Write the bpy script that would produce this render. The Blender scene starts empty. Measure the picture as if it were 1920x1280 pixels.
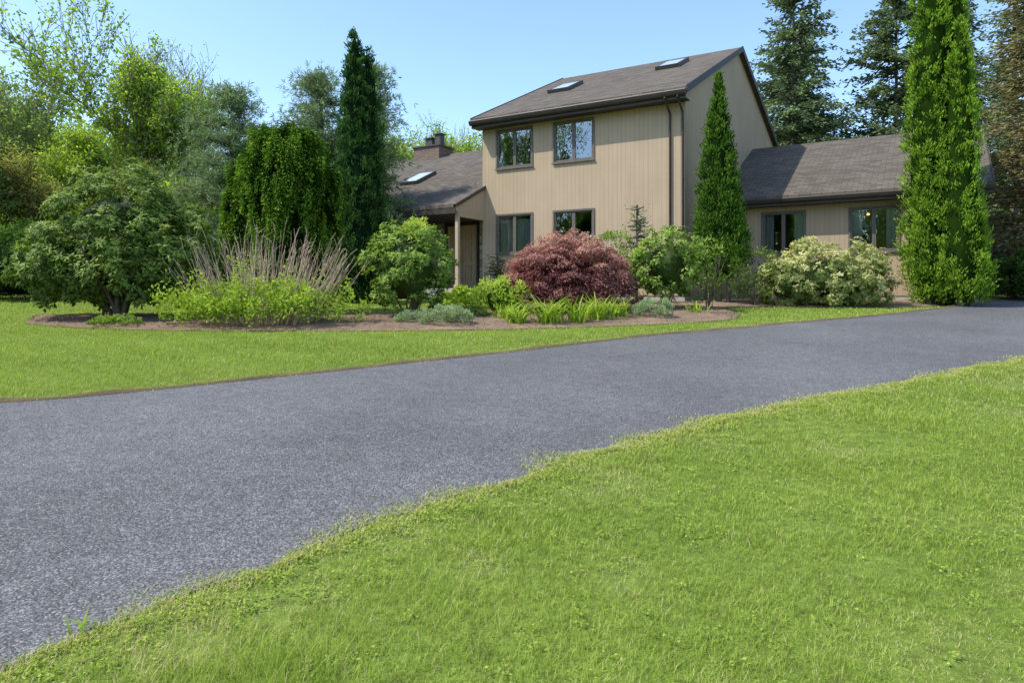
import bpy, math, numpy as np
from mathutils import Vector
scene=bpy.context.scene
COL=scene.collection
EYE=1.5
UP=np.array([0,0,1.0])
def gz(Y):
    Y=np.asarray(Y,dtype=float)
    a=np.clip(Y,-6,18)*.068
    t=np.clip((Y-18)/6,0,1)
    return a+.408*(t-t*t/2)
def gzs(Y): return float(gz(Y))
# ------------------------------------------------------------ materials
def newmat(name):
    m=bpy.data.materials.new(name); m.use_nodes=True
    nt=m.node_tree; nt.nodes.clear()
    out=nt.nodes.new('ShaderNodeOutputMaterial')
    return m,nt,out
def N(nt,t,**kw):
    n=nt.nodes.new(t)
    for k,v in kw.items(): setattr(n,k,v)
    return n
def ramp(nt,stops,interp='LINEAR'):
    r=N(nt,'ShaderNodeValToRGB'); cr=r.color_ramp; cr.interpolation=interp
    while len(cr.elements)<len(stops): cr.elements.new(.5)
    for e,(p,c) in zip(cr.elements,stops):
        e.position=p; e.color=(c[0],c[1],c[2],1)
    return r
def mathn(nt,op,a,b=None,c=None):
    n=N(nt,'ShaderNodeMath',operation=op)
    for i,x in enumerate((a,b,c)):
        if x is None: continue
        if isinstance(x,(int,float)): n.inputs[i].default_value=x
        else: nt.links.new(x,n.inputs[i])
    return n.outputs[0]
def coords(nt,kind='Object'):
    return N(nt,'ShaderNodeTexCoord').outputs[kind]
def noise(nt,vec,scale,detail=3,rough=.55):
    n=N(nt,'ShaderNodeTexNoise'); n.inputs['Scale'].default_value=scale
    n.inputs['Detail'].default_value=detail; n.inputs['Roughness'].default_value=rough
    nt.links.new(vec,n.inputs['Vector']); return n
def mapping(nt,vec,scale=(1,1,1)):
    m=N(nt,'ShaderNodeMapping'); m.inputs['Scale'].default_value=scale
    nt.links.new(vec,m.inputs['Vector']); return m.outputs[0]
def mixc(nt,fac,a,b,mode='MIX'):
    n=N(nt,'ShaderNodeMix',data_type='RGBA',blend_type=mode)
    for s,x in ((0,fac),(6,a),(7,b)):
        if isinstance(x,(int,float)): n.inputs[s].default_value=x
        elif isinstance(x,tuple): n.inputs[s].default_value=(x[0],x[1],x[2],1)
        else: nt.links.new(x,n.inputs[s])
    return n.outputs[2]
def princ(nt,out,col,rough=.8,spec=.3,bump=None,bs=.3,bd=.01):
    p=N(nt,'ShaderNodeBsdfPrincipled')
    if isinstance(col,tuple): p.inputs['Base Color'].default_value=(col[0],col[1],col[2],1)
    else: nt.links.new(col,p.inputs['Base Color'])
    if isinstance(rough,(int,float)): p.inputs['Roughness'].default_value=rough
    else: nt.links.new(rough,p.inputs['Roughness'])
    p.inputs['Specular IOR Level'].default_value=spec
    if bump is not None:
        b=N(nt,'ShaderNodeBump'); b.inputs['Strength'].default_value=bs; b.inputs['Distance'].default_value=bd
        nt.links.new(bump,b.inputs['Height']); nt.links.new(b.outputs[0],p.inputs['Normal'])
    nt.links.new(p.outputs[0],out.inputs[0]); return p
def simple(name,c,rough=.7,spec=.3,var=.15,scale=6):
    m,nt,out=newmat(name); v=coords(nt); n=noise(nt,v,scale,4)
    r=ramp(nt,[(.3,tuple(x*(1-var) for x in c)),(.7,tuple(min(1,x*(1+var)) for x in c))])
    nt.links.new(n.outputs[0],r.inputs[0])
    princ(nt,out,r.outputs[0],rough,spec,n.outputs[0],.15,.005); return m
def folmat(name,stops,trans=.3,rough=.55,spec=0):
    m,nt,out=newmat(name)
    a=N(nt,'ShaderNodeAttribute',attribute_name='tint')
    r=ramp(nt,stops); nt.links.new(a.outputs['Fac'],r.inputs[0])
    if spec: p=princ(nt,out,r.outputs[0],rough,spec)
    else:
        p=N(nt,'ShaderNodeBsdfDiffuse'); nt.links.new(r.outputs[0],p.inputs[0])
    t=N(nt,'ShaderNodeBsdfTranslucent')
    tc=mixc(nt,1.0,r.outputs[0],(1.25,1.3,.7),'MULTIPLY'); nt.links.new(tc,t.inputs[0])
    mx=N(nt,'ShaderNodeMixShader'); mx.inputs[0].default_value=trans
    nt.links.new(p.outputs[0],mx.inputs[1]); nt.links.new(t.outputs[0],mx.inputs[2])
    nt.links.new(mx.outputs[0],out.inputs[0]); return m

def m_siding(name,c):
    m,nt,out=newmat(name); v=coords(nt)
    s=N(nt,'ShaderNodeSeparateXYZ'); nt.links.new(v,s.inputs[0])
    q=mathn(nt,'ADD',s.outputs[0],s.outputs[1]); q=mathn(nt,'MULTIPLY',q,7.4)
    fr=mathn(nt,'FRACT',mathn(nt,'ADD',q,50.0))
    g=mathn(nt,'LESS_THAN',fr,.08)
    st=noise(nt,mapping(nt,v,(9,9,.5)),1.0,4)
    bl=noise(nt,v,.8,3)
    r=ramp(nt,[(.3,tuple(x*.94 for x in c)),(.7,tuple(x*1.05 for x in c))]); nt.links.new(st.outputs[0],r.inputs[0])
    r2=ramp(nt,[(.3,(.91,.91,.91)),(.7,(1.03,1.03,1.02))]); nt.links.new(bl.outputs[0],r2.inputs[0])
    c1=mixc(nt,1.0,r.outputs[0],r2.outputs[0],'MULTIPLY')
    c2=mixc(nt,g,c1,tuple(x*.7 for x in c))
    h=mathn(nt,'SUBTRACT',mathn(nt,'MULTIPLY',st.outputs[0],.1),g)
    princ(nt,out,c2,.75,.2,h,.2,.005); return m
def m_shingle():
    m,nt,out=newmat('asphalt_shingles'); v=coords(nt)
    b=N(nt,'ShaderNodeTexBrick'); b.offset=.5; b.inputs['Scale'].default_value=1
    b.inputs['Brick Width'].default_value=.31; b.inputs['Row Height'].default_value=.145
    b.inputs['Mortar Size'].default_value=.008; b.inputs['Mortar Smooth'].default_value=.3
    b.inputs['Color1'].default_value=(.103,.087,.07,1); b.inputs['Color2'].default_value=(.157,.134,.108,1)
    b.inputs['Mortar'].default_value=(.055,.047,.04,1); b.inputs['Bias'].default_value=0
    nt.links.new(mapping(nt,v,(1,1.1,0)),b.inputs['Vector'])
    n=noise(nt,v,55,3); n2=noise(nt,v,.7,3)
    r=ramp(nt,[(.3,(.8,.8,.8)),(.7,(1.2,1.2,1.2))]); nt.links.new(n.outputs[0],r.inputs[0])
    r2=ramp(nt,[(.3,(.92,.92,.92)),(.7,(1.06,1.06,1.06))]); nt.links.new(n2.outputs[0],r2.inputs[0])
    c=mixc(nt,1.0,b.outputs[0],r.outputs[0],'MULTIPLY'); c=mixc(nt,1.0,c,r2.outputs[0],'MULTIPLY')
    h=mathn(nt,'SUBTRACT',mathn(nt,'MULTIPLY',n.outputs[0],.3),b.outputs['Fac'])
    princ(nt,out,c,.95,.1,h,.4,.008); return m
def m_asphalt():
    m,nt,out=newmat('asphalt'); v=coords(nt)
    vo=N(nt,'ShaderNodeTexVoronoi'); vo.inputs['Scale'].default_value=120; nt.links.new(v,vo.inputs['Vector'])
    s=N(nt,'ShaderNodeSeparateColor'); nt.links.new(vo.outputs['Color'],s.inputs[0])
    r=ramp(nt,[(0,(.057,.055,.054)),(.35,(.104,.101,.098)),(.75,(.165,.16,.155)),(.92,(.235,.228,.22)),(1,(.32,.31,.3))]); nt.links.new(s.outputs[0],r.inputs[0])
    n2=noise(nt,v,.4,5,.6); n3=noise(nt,v,7,5,.65)
    r2=ramp(nt,[(.3,(.8,.8,.8)),(.7,(1.17,1.17,1.17))]); nt.links.new(n2.outputs[0],r2.inputs[0])
    r3=ramp(nt,[(.3,(.86,.86,.86)),(.7,(1.13,1.13,1.13))]); nt.links.new(n3.outputs[0],r3.inputs[0])
    c=mixc(nt,1.0,r.outputs[0],r2.outputs[0],'MULTIPLY'); c=mixc(nt,1.0,c,r3.outputs[0],'MULTIPLY')
    h=mathn(nt,'ADD',mathn(nt,'MULTIPLY',vo.outputs['Distance'],-1.2),s.outputs[0])
    princ(nt,out,c,.8,.22,h,.6,.005); return m
def m_ground():
    m,nt,out=newmat('lawn_ground'); v=coords(nt)
    n1=noise(nt,v,.5,4); n2=noise(nt,v,14,4,.7); n3=noise(nt,v,90,3,.7)
    r=ramp(nt,[(.25,(.1,.11,.03)),(.5,(.15,.21,.035)),(.75,(.24,.31,.06))]); nt.links.new(n2.outputs[0],r.inputs[0])
    r1=ramp(nt,[(.3,(.85,.9,.8)),(.7,(1.15,1.1,1.1))]); nt.links.new(n1.outputs[0],r1.inputs[0])
    r3=ramp(nt,[(.3,(.6,.6,.6)),(.7,(1.3,1.3,1.3))]); nt.links.new(n3.outputs[0],r3.inputs[0])
    c=mixc(nt,1.0,r.outputs[0],r1.outputs[0],'MULTIPLY'); c=mixc(nt,1.0,c,r3.outputs[0],'MULTIPLY')
    princ(nt,out,c,.95,.1,n3.outputs[0],.6,.02); return m
def m_soil(name,c,sc=40):
    m,nt,out=newmat(name); v=coords(nt)
    n1=noise(nt,v,sc,5,.75); n2=noise(nt,v,2.0,3)
    r=ramp(nt,[(.25,tuple(x*.4 for x in c)),(.5,c),(.75,tuple(x*1.6 for x in c))]); nt.links.new(n1.outputs[0],r.inputs[0])
    r2=ramp(nt,[(.3,(.75,.75,.78)),(.7,(1.2,1.15,1.1))]); nt.links.new(n2.outputs[0],r2.inputs[0])
    cc=mixc(nt,1.0,r.outputs[0],r2.outputs[0],'MULTIPLY')
    princ(nt,out,cc,.95,.1,n1.outputs[0],1,.03); return m
def m_stone():
    m,nt,out=newmat('stone_veneer'); v=coords(nt)
    vv=mapping(nt,v,(3.2,3.2,6.5))
    vo=N(nt,'ShaderNodeTexVoronoi'); vo.inputs['Scale'].default_value=1; nt.links.new(vv,vo.inputs['Vector'])
    ve=N(nt,'ShaderNodeTexVoronoi',feature='DISTANCE_TO_EDGE'); ve.inputs['Scale'].default_value=1; nt.links.new(vv,ve.inputs['Vector'])
    s=N(nt,'ShaderNodeSeparateColor'); nt.links.new(vo.outputs['Color'],s.inputs[0])
    r=ramp(nt,[(0,(.42,.34,.24)),(.5,(.62,.54,.4)),(1,(.75,.69,.56))]); nt.links.new(s.outputs[0],r.inputs[0])
    e=mathn(nt,'LESS_THAN',ve.outputs['Distance'],.05)
    c=mixc(nt,e,r.outputs[0],(.3,.27,.22))
    princ(nt,out,c,.9,.2,mathn(nt,'MULTIPLY',ve.outputs['Distance'],1.0),.5,.03); return m
def m_brick():
    m,nt,out=newmat('brick'); v=coords(nt)
    s=N(nt,'ShaderNodeSeparateXYZ'); nt.links.new(v,s.inputs[0])
    cb=N(nt,'ShaderNodeCombineXYZ'); nt.links.new(mathn(nt,'ADD',s.outputs[0],s.outputs[1]),cb.inputs[0]); nt.links.new(s.outputs[2],cb.inputs[1])
    b=N(nt,'ShaderNodeTexBrick'); b.inputs['Scale'].default_value=1; b.inputs['Brick Width'].default_value=.21; b.inputs['Row Height'].default_value=.075
    b.inputs['Mortar Size'].default_value=.006
    b.inputs['Color1'].default_value=(.15,.1,.075,1); b.inputs['Color2'].default_value=(.22,.15,.11,1); b.inputs['Mortar'].default_value=(.25,.22,.2,1)
    nt.links.new(cb.outputs[0],b.inputs['Vector']); princ(nt,out,b.outputs[0],.9,.2); return m
def m_glass():
    m,nt,out=newmat('window_glass')
    v=coords(nt); n=noise(nt,v,1.8,2)
    b=N(nt,'ShaderNodeBump'); b.inputs['Strength'].default_value=.2; b.inputs['Distance'].default_value=.03; nt.links.new(n.outputs[0],b.inputs['Height'])
    g=N(nt,'ShaderNodeBsdfGlossy'); g.inputs['Roughness'].default_value=.01; g.inputs['Color'].default_value=(.85,.92,1,1); nt.links.new(b.outputs[0],g.inputs['Normal'])
    t=N(nt,'ShaderNodeBsdfTransparent'); t.inputs[0].default_value=(.62,.66,.66,1)
    f=N(nt,'ShaderNodeFresnel'); f.inputs[0].default_value=1.6
    fac=mathn(nt,'ADD',mathn(nt,'MULTIPLY',f.outputs[0],1.4),.16)
    mx=N(nt,'ShaderNodeMixShader'); nt.links.new(fac,mx.inputs[0]); nt.links.new(t.outputs[0],mx.inputs[1]); nt.links.new(g.outputs[0],mx.inputs[2])
    nt.links.new(mx.outputs[0],out.inputs[0]); return m
def m_bark(name,c):
    m,nt,out=newmat(name); v=coords(nt)
    n=noise(nt,mapping(nt,v,(14,14,3)),1,5,.7)
    r=ramp(nt,[(.3,tuple(x*.45 for x in c)),(.7,tuple(x*1.4 for x in c))]); nt.links.new(n.outputs[0],r.inputs[0])
    princ(nt,out,r.outputs[0],.9,.15,n.outputs[0],.8,.03); return m

SID=m_siding('tan_siding',(.475,.355,.24))
SIDB=m_siding('brown_siding',(.16,.115,.085))
SHG=m_shingle(); ASP=m_asphalt(); GRD=m_ground()
MUL=m_soil('mulch',(.28,.2,.135)); SOIL=m_soil('soil_edge',(.2,.15,.08),60)
STO=m_stone(); BRK=m_brick(); GLS=m_glass()
TRIM=simple('dark_brown_trim',(.055,.041,.034),.5,.4)
WTR=simple('window_trim',(.14,.12,.1),.55,.35)
CONC=simple('concrete',(.40,.37,.33),.9,.2,.2,9)
DOORM=simple('door_paint',(.55,.4,.24),.55,.3,.06)
TANP=simple('tan_paint',(.48,.37,.255),.65,.3,.06)
METAL=simple('dark_metal',(.07,.063,.055),.4,.5)
BRASS=simple('brass',(.45,.32,.12),.35,.6)
WHT=simple('curtain_white',(.7,.7,.66),.9,.1,.05)
SKYG,_nt,_o=newmat('skylight_glass'); princ(_nt,_o,(.5,.56,.6),.12,.8)
BARK=m_bark('bark',(.17,.135,.105)); BARKG=m_bark('grey_bark',(.3,.27,.235)); STEM=m_bark('stem',(.58,.43,.32))

G=lambda *c:[(0,c[0]),(.4,c[1]),(.75,c[2]),(1,c[3])]
F_grass=folmat('grass_blades',[(0,(.1,.15,.022)),(.4,(.26,.36,.05)),(.78,(.44,.53,.11)),(.88,(.54,.5,.2)),(1,(.7,.57,.35))],.35)
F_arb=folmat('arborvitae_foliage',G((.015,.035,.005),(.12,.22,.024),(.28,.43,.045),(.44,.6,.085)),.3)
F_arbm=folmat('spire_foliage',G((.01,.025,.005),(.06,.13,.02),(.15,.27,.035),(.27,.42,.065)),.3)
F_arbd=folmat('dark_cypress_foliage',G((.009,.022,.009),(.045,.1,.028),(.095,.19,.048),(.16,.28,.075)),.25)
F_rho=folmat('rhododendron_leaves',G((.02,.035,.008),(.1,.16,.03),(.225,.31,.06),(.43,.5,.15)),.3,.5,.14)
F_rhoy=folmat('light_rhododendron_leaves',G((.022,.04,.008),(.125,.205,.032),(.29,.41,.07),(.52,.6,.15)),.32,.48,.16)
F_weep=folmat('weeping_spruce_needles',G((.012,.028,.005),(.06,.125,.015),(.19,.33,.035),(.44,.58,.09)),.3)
F_yel=folmat('yellow_green_leaves',G((.06,.105,.015),(.21,.32,.038),(.42,.55,.075),(.62,.68,.16)),.4)
F_map=folmat('red_maple_leaves',G((.055,.02,.02),(.26,.1,.095),(.52,.27,.24),(.68,.45,.37)),.3)
F_pie=folmat('cream_shrub_leaves',G((.03,.055,.012),(.2,.26,.06),(.54,.53,.2),(.82,.75,.43)),.3,.5,.2)
F_pine=folmat('pine_needles',G((.06,.09,.05),(.17,.235,.12),(.31,.39,.21),(.45,.53,.3)),.3)
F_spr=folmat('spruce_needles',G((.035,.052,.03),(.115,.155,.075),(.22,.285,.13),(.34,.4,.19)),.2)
F_cedar=folmat('brown_cedar_foliage',G((.035,.04,.016),(.15,.14,.055),(.29,.24,.11),(.42,.33,.18)),.25)
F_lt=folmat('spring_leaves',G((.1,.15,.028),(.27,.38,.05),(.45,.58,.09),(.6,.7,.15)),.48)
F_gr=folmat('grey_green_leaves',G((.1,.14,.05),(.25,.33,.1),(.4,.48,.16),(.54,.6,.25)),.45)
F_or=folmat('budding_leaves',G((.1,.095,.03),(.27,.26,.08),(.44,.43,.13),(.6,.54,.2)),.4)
F_drk=folmat('dark_hedge_leaves',G((.015,.03,.009),(.05,.1,.024),(.11,.2,.04),(.22,.33,.07)),.25)
F_cat=folmat('grey_groundcover_leaves',G((.08,.115,.055),(.22,.3,.145),(.37,.45,.24),(.52,.58,.36)),.25)
# ------------------------------------------------------------ mesh helpers
def quadmesh(name,V,F,mats,tint=None,midx=None,smooth=False):
    me=bpy.data.meshes.new(name); V=np.asarray(V,dtype=np.float32); F=np.asarray(F,dtype=np.int32)
    me.vertices.add(len(V)); me.vertices.foreach_set('co',V.ravel())
    me.loops.add(F.size); me.loops.foreach_set('vertex_index',F.ravel())
    me.polygons.add(len(F)); me.polygons.foreach_set('loop_start',np.arange(len(F),dtype=np.int32)*4)
    try: me.polygons.foreach_set('loop_total',np.full(len(F),4,dtype=np.int32))
    except Exception: pass
    if midx is not None: me.polygons.foreach_set('material_index',np.asarray(midx,dtype=np.int32))
    me.polygons.foreach_set('use_smooth',np.full(len(F),smooth))
    for m in mats: me.materials.append(m)
    me.update(calc_edges=True)
    if tint is not None:
        a=me.attributes.new('tint','FLOAT','POINT'); a.data.foreach_set('value',np.asarray(tint,dtype=np.float32))
    return me
def link(name,me,parent=None,loc=(0,0,0),rotz=0):
    o=bpy.data.objects.new(name,me); COL.objects.link(o); o.location=loc; o.rotation_euler=(0,0,rotz)
    if parent: o.parent=parent
    return o
def tag(o,label,cat=None,group=None):
    o['label']=label
    if cat: o['category']=cat
    if group: o['group']=group
    return o
def thing(name,label,cat,loc,group=None,rotz=0):
    return tag(link(name,None,None,loc,rotz),label,cat,group)
def struct(o,kind='structure',label=None,cat=None):
    o['kind']=kind
    if label: o['label']=label
    if cat: o['category']=cat
def unit(v): return v/(np.linalg.norm(v,axis=-1,keepdims=True)+1e-9)
def runit(rng,n): return unit(rng.normal(size=(n,3)))
class Soup:
    def __init__(s): s.V=[];s.F=[];s.T=[];s.n=0
    def add(s,V,F,T):
        s.V.append(V); s.F.append(F+s.n); s.T.append(T); s.n+=len(V)
    def leaves(s,rng,P,D,L,W,T,fold=.2,side=None):
        n=len(P); D=unit(D); L=np.broadcast_to(np.asarray(L,dtype=float),(n,))[:,None]; W=np.broadcast_to(np.asarray(W,dtype=float),(n,))[:,None]
        r=runit(rng,n) if side is None else side
        S=unit(np.cross(D,r)); Nn=np.cross(D,S)
        V=np.stack([P,P+D*L*.5+S*W/2+Nn*W*fold,P+D*L,P+D*L*.5-S*W/2+Nn*W*fold],1).reshape(-1,3)
        s.add(V,np.arange(4*n).reshape(n,4),np.repeat(np.clip(T,0,1),4))
    def core(s,rng,c,rad,t=0.0,nu=20,nv=12,amp=.12):
        u=np.linspace(0,2*np.pi,nu,endpoint=False); v=np.linspace(0,np.pi,nv)
        U,Vv=np.meshgrid(u,v); d=np.stack([np.sin(Vv)*np.cos(U),np.sin(Vv)*np.sin(U),np.cos(Vv)],-1)
        k=1+amp*np.sin(3*U+1.3)*np.sin(4*Vv+.5)
        P=np.array(c)+d*np.array(rad)*k[...,None]
        i,j=np.meshgrid(np.arange(nv-1),np.arange(nu),indexing='ij'); i=i.ravel();j=j.ravel();j2=(j+1)%nu
        s.add(P.reshape(-1,3),np.stack([i*nu+j,(i+1)*nu+j,(i+1)*nu+j2,i*nu+j2],1),np.full(nu*nv,t))
    def revol(s,c,prof,t=0.0,nu=16):
        u=np.linspace(0,2*np.pi,nu,endpoint=False); pr=np.array(prof); nv=len(pr)
        P=np.array(c)+np.stack([pr[:,0][:,None]*np.cos(u),pr[:,0][:,None]*np.sin(u),np.repeat(pr[:,1][:,None],nu,1)],-1)
        i,j=np.meshgrid(np.arange(nv-1),np.arange(nu),indexing='ij'); i=i.ravel();j=j.ravel();j2=(j+1)%nu
        s.add(P.reshape(-1,3),np.stack([i*nu+j,(i+1)*nu+j,(i+1)*nu+j2,i*nu+j2],1),np.full(nu*nv,t))
    def straps(s,base,az,L,W,lean,droop,k,T):
        n=len(base); t=np.linspace(0,1,k+1)[None,:]
        L=np.broadcast_to(L,(n,))[:,None];W=np.broadcast_to(W,(n,))[:,None];lean=np.broadcast_to(lean,(n,))[:,None];droop=np.broadcast_to(droop,(n,))[:,None]
        h=lean*L*t**1.4; z=L*(t-droop*t*t)
        c,sn=np.cos(az)[:,None],np.sin(az)[:,None]
        w=W*np.clip((1-t)**.6,.06,1)*.5*(np.minimum(1,.6+t*2))
        P=np.stack([base[:,0:1]+c*h,base[:,1:2]+sn*h,base[:,2:3]+z],-1)
        S=np.stack([-sn*w,c*w,0*w],-1)
        V=np.stack([P-S,P+S],2).reshape(-1,3)
        m=(k+1)*2; b=np.arange(n)[:,None]*m+np.arange(k)[None,:]*2
        F=np.stack([b,b+1,b+3,b+2],-1).reshape(-1,4)
        s.add(V,F,np.repeat(np.clip(T,0,1),m))
    def mesh(s,name,mat):
        return quadmesh(name,np.concatenate(s.V),np.concatenate(s.F),[mat],np.concatenate(s.T))
def tubes(segs,sides=5):
    p0=np.array([q[0] for q in segs]);p1=np.array([q[1] for q in segs]);r0=np.array([q[2] for q in segs])[:,None,None];r1=np.array([q[3] for q in segs])[:,None,None]
    d=unit(p1-p0); ref=np.where(np.abs(d[:,2:3])>.9,np.array([[1.,0,0]]),np.array([[0,0,1.]]))
    a=unit(np.cross(d,ref)); b=np.cross(d,a)
    th=np.linspace(0,2*np.pi,sides,endpoint=False)
    ring=a[:,None]*np.cos(th)[None,:,None]+b[:,None]*np.sin(th)[None,:,None]
    V=np.concatenate([p0[:,None]+ring*r0,(p1+d*0.0)[:,None]+ring*r1],1).reshape(-1,3)
    n=len(segs); j=np.arange(sides); j2=(j+1)%sides; base=(np.arange(n)*2*sides)[:,None]
    F=np.stack([base+j,base+j2,base+sides+j2,base+sides+j],-1).reshape(-1,4)
    return V,F
def tubemesh(name,segs,mat,sides=5):
    V,F=tubes(segs,sides); return quadmesh(name,V,F,[mat],smooth=True)
class B:
    def __init__(s): s.v=[];s.f=[];s.m=[]
    def poly(s,pts,mi=0):
        n=len(s.v); s.v+= [tuple(p) for p in pts]; s.f.append(tuple(range(n,n+len(pts)))); s.m.append(mi)
    def box(s,x0,x1,y0,y1,z0,z1,mi=0):
        n=len(s.v); s.v+=[(x0,y0,z0),(x1,y0,z0),(x1,y1,z0),(x0,y1,z0),(x0,y0,z1),(x1,y0,z1),(x1,y1,z1),(x0,y1,z1)]
        for f in ((0,3,2,1),(4,5,6,7),(0,1,5,4),(1,2,6,5),(2,3,7,6),(3,0,4,7)): s.f.append(tuple(n+i for i in f)); s.m.append(mi)
    def prism_x(s,yz,x0,x1,mi=0):
        n=len(s.v);k=len(yz); s.v+=[(x0,y,z) for y,z in yz]+[(x1,y,z) for y,z in yz]
        s.f.append(tuple(range(n+k-1,n-1,-1)));s.m.append(mi); s.f.append(tuple(range(n+k,n+2*k)));s.m.append(mi)
        for i in range(k):
            j=(i+1)%k; s.f.append((n+i,n+j,n+k+j,n+k+i)); s.m.append(mi)
    def wall(s,x0,x1,z0,z1,y,holes,depth=.14,mi=0):
        xs=sorted({x0,x1}|{h[0] for h in holes}|{h[1] for h in holes}); zs=sorted({z0,z1}|{h[2] for h in holes}|{h[3] for h in holes})
        for i in range(len(xs)-1):
            for j in range(len(zs)-1):
                cx=(xs[i]+xs[i+1])/2; cz=(zs[j]+zs[j+1])/2
                if any(h[0]<cx<h[1] and h[2]<cz<h[3] for h in holes): continue
                s.poly([(xs[i],y,zs[j]),(xs[i+1],y,zs[j]),(xs[i+1],y,zs[j+1]),(xs[i],y,zs[j+1])],mi)
        for a,b,c,d in holes:
            y2=y+depth
            s.poly([(a,y,c),(a,y2,c),(a,y2,d),(a,y,d)],mi);s.poly([(b,y,c),(b,y,d),(b,y2,d),(b,y2,c)],mi)
            s.poly([(a,y,c),(b,y,c),(b,y2,c),(a,y2,c)],mi);s.poly([(a,y,d),(a,y2,d),(b,y2,d),(b,y,d)],mi)
    def obj(s,name,mats,parent=None,dz=0,bevel=0,label=None):
        me=bpy.data.meshes.new(name); me.from_pydata([(x,y,z+dz) for x,y,z in s.v],[],s.f)
        for m in mats: me.materials.append(m)
        me.polygons.foreach_set('material_index',s.m); me.update()
        o=link(name,me,parent)
        if bevel:
            md=o.modifiers.new('bevel','BEVEL'); md.width=bevel; md.segments=2; md.limit_method='ANGLE'
        if label: o['label']=label
        return o
# ------------------------------------------------------------ curves on the ground
def cr(pts,n):
    P=np.array(pts,float); P=np.vstack([2*P[0]-P[1],P,2*P[-1]-P[-2]]); out=[]
    m=len(P)-3
    for i in range(m):
        t=np.linspace(0,1,30,endpoint=(i==m-1))[:,None]; a,b,c,d=P[i:i+4]
        out.append(.5*((2*b)+(-a+c)*t+(2*a-5*b+4*c-d)*t*t+(-a+3*b-3*c+d)*t**3))
    Q=np.vstack(out); L=np.r_[0,np.cumsum(np.linalg.norm(np.diff(Q,axis=0),axis=1))]
    s=np.linspace(0,L[-1],n); return np.stack([np.interp(s,L,Q[:,0]),np.interp(s,L,Q[:,1])],1)
def wob(Q,amp,seed):
    rng=np.random.default_rng(seed); s=np.r_[0,np.cumsum(np.linalg.norm(np.diff(Q,axis=0),axis=1))]
    w=sum(rng.uniform(.3,1)/(k**.5)*np.sin(s*k*1.7+rng.uniform(0,6)) for k in (1,2.3,4.1,7.7,13,21,37))/3
    t=np.gradient(Q,axis=0); t=t/np.linalg.norm(t,axis=1,keepdims=True); n=np.stack([-t[:,1],t[:,0]],1)
    return Q+n*(w*amp)[:,None]
def strip(A,Bc,M,zoff,mound=0,nz=0,seed=0):
    rng=np.random.default_rng(seed); t=np.linspace(0,1,M)[None,:,None]; P=A[:,None]*(1-t)+Bc[:,None]*t
    z=gz(P[...,1])+zoff+mound*np.sin(np.pi*t[...,0])
    if nz:
        x,y=P[...,0],P[...,1]; w=np.sin(np.pi*t[...,0])**.5
        z=z+w*nz*(np.sin(x*5+y*3)+np.sin(x*9-y*7+1)+np.sin(x*2.1+y*11)+rng.normal(size=x.shape)*.7)
    V=np.dstack([P,z]).reshape(-1,3); n=len(A); i,j=np.meshgrid(np.arange(n-1),np.arange(M-1),indexing='ij'); i=i.ravel();j=j.ravel()
    return V,np.stack([i*M+j,i*M+j+1,(i+1)*M+j+1,(i+1)*M+j],1)
def pip(x,y,poly):
    r=np.zeros(len(x),bool); n=len(poly)
    for i in range(n):
        x1,y1=poly[i];x2,y2=poly[(i+1)%n]
        if y1==y2: continue
        c=((y1>y)!=(y2>y))&(x<(x2-x1)*(y-y1)/(y2-y1)+x1); r^=c
    return r
far=cr([(-30,3.2),(-14,4.6),(-8,5.75),(-4.94,6.79),(-4.12,7.15),(-3.04,7.87),(-1.735,8.81),(0,10.06),(2.13,11.74),(3.76,12.75),(5.7,13.97),(7.9,15.3),(10.15,16.96),(12.86,19.1),(15,21.5),(19,25)],360)
near=cr([(-30,-3.4),(-8,-2.2),(-3.6,-.6),(-2.3,1.2),(-1.81,2.49),(-1.59,2.76),(-1.34,3.16),(-.866,3.69),(-.034,4.48),(1.0,5.52),(2.12,6.35),(3.53,7.28),(5.44,8.54),(6.9,9.5),(9.5,11.4),(14,13.6),(22,15.2),(32,17)],460)
far=wob(far,.035,1); near=wob(near,.16,2)
nearR=near[np.linspace(0,459,360).astype(int)]
V,F=strip(nearR,far,40,.008); drive=link('driveway',quadmesh('driveway',V,F,[ASP],smooth=True)); struct(drive,label='curving dark asphalt driveway between lawns')
drv_poly=np.vstack([near,far[::-1]])
t=np.gradient(far,axis=0); t/=np.linalg.norm(t,axis=1,keepdims=True); nrm=np.stack([-t[:,1],t[:,0]],1)
V,F=strip(far-nrm*.035,far+nrm*wob(np.stack([np.arange(360)*.1,np.zeros(360)],1),.1,5)[:,1:2]*.4+nrm*.08,5,.012,.02,.004,3)
struct(link('soil_edge',quadmesh('soil_edge',V,F,[SOIL],smooth=True)),label='thin bare soil edge along the driveway')
bf=wob(cr([(-9.9,14.6),(-9.6,13.9),(-8.67,13.3),(-6.3,12.63),(-3.4,12.5),(-.58,12.73),(1.39,13.15),(3.0,13.7),(4.2,14.3),(4.9,15.1),(5.0,16.2)],160),.05,7)
bb=wob(cr([(-9.9,14.7),(-9.3,15.6),(-7,15.9),(-4.4,16.2),(-2.2,16.0),(-.4,16.4),(.6,17.8),(1.6,18.8),(3.0,18.9),(4.4,18.2),(5.0,16.4)],160),.05,8)
V,F=strip(bf,bb,40,.012,.07,.006,4); bed_poly=np.vstack([bf,bb[::-1]])
rng=np.random.default_rng(11); n=9000; i=rng.integers(0,160,n); tt=rng.uniform(.01,.99,n)[:,None]
P=bf[i]*(1-tt)+bb[i]*tt+rng.normal(size=(n,2))*.05; Z=gz(P[:,1])+.012+.07*np.sin(np.pi*tt[:,0])+.012
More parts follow.
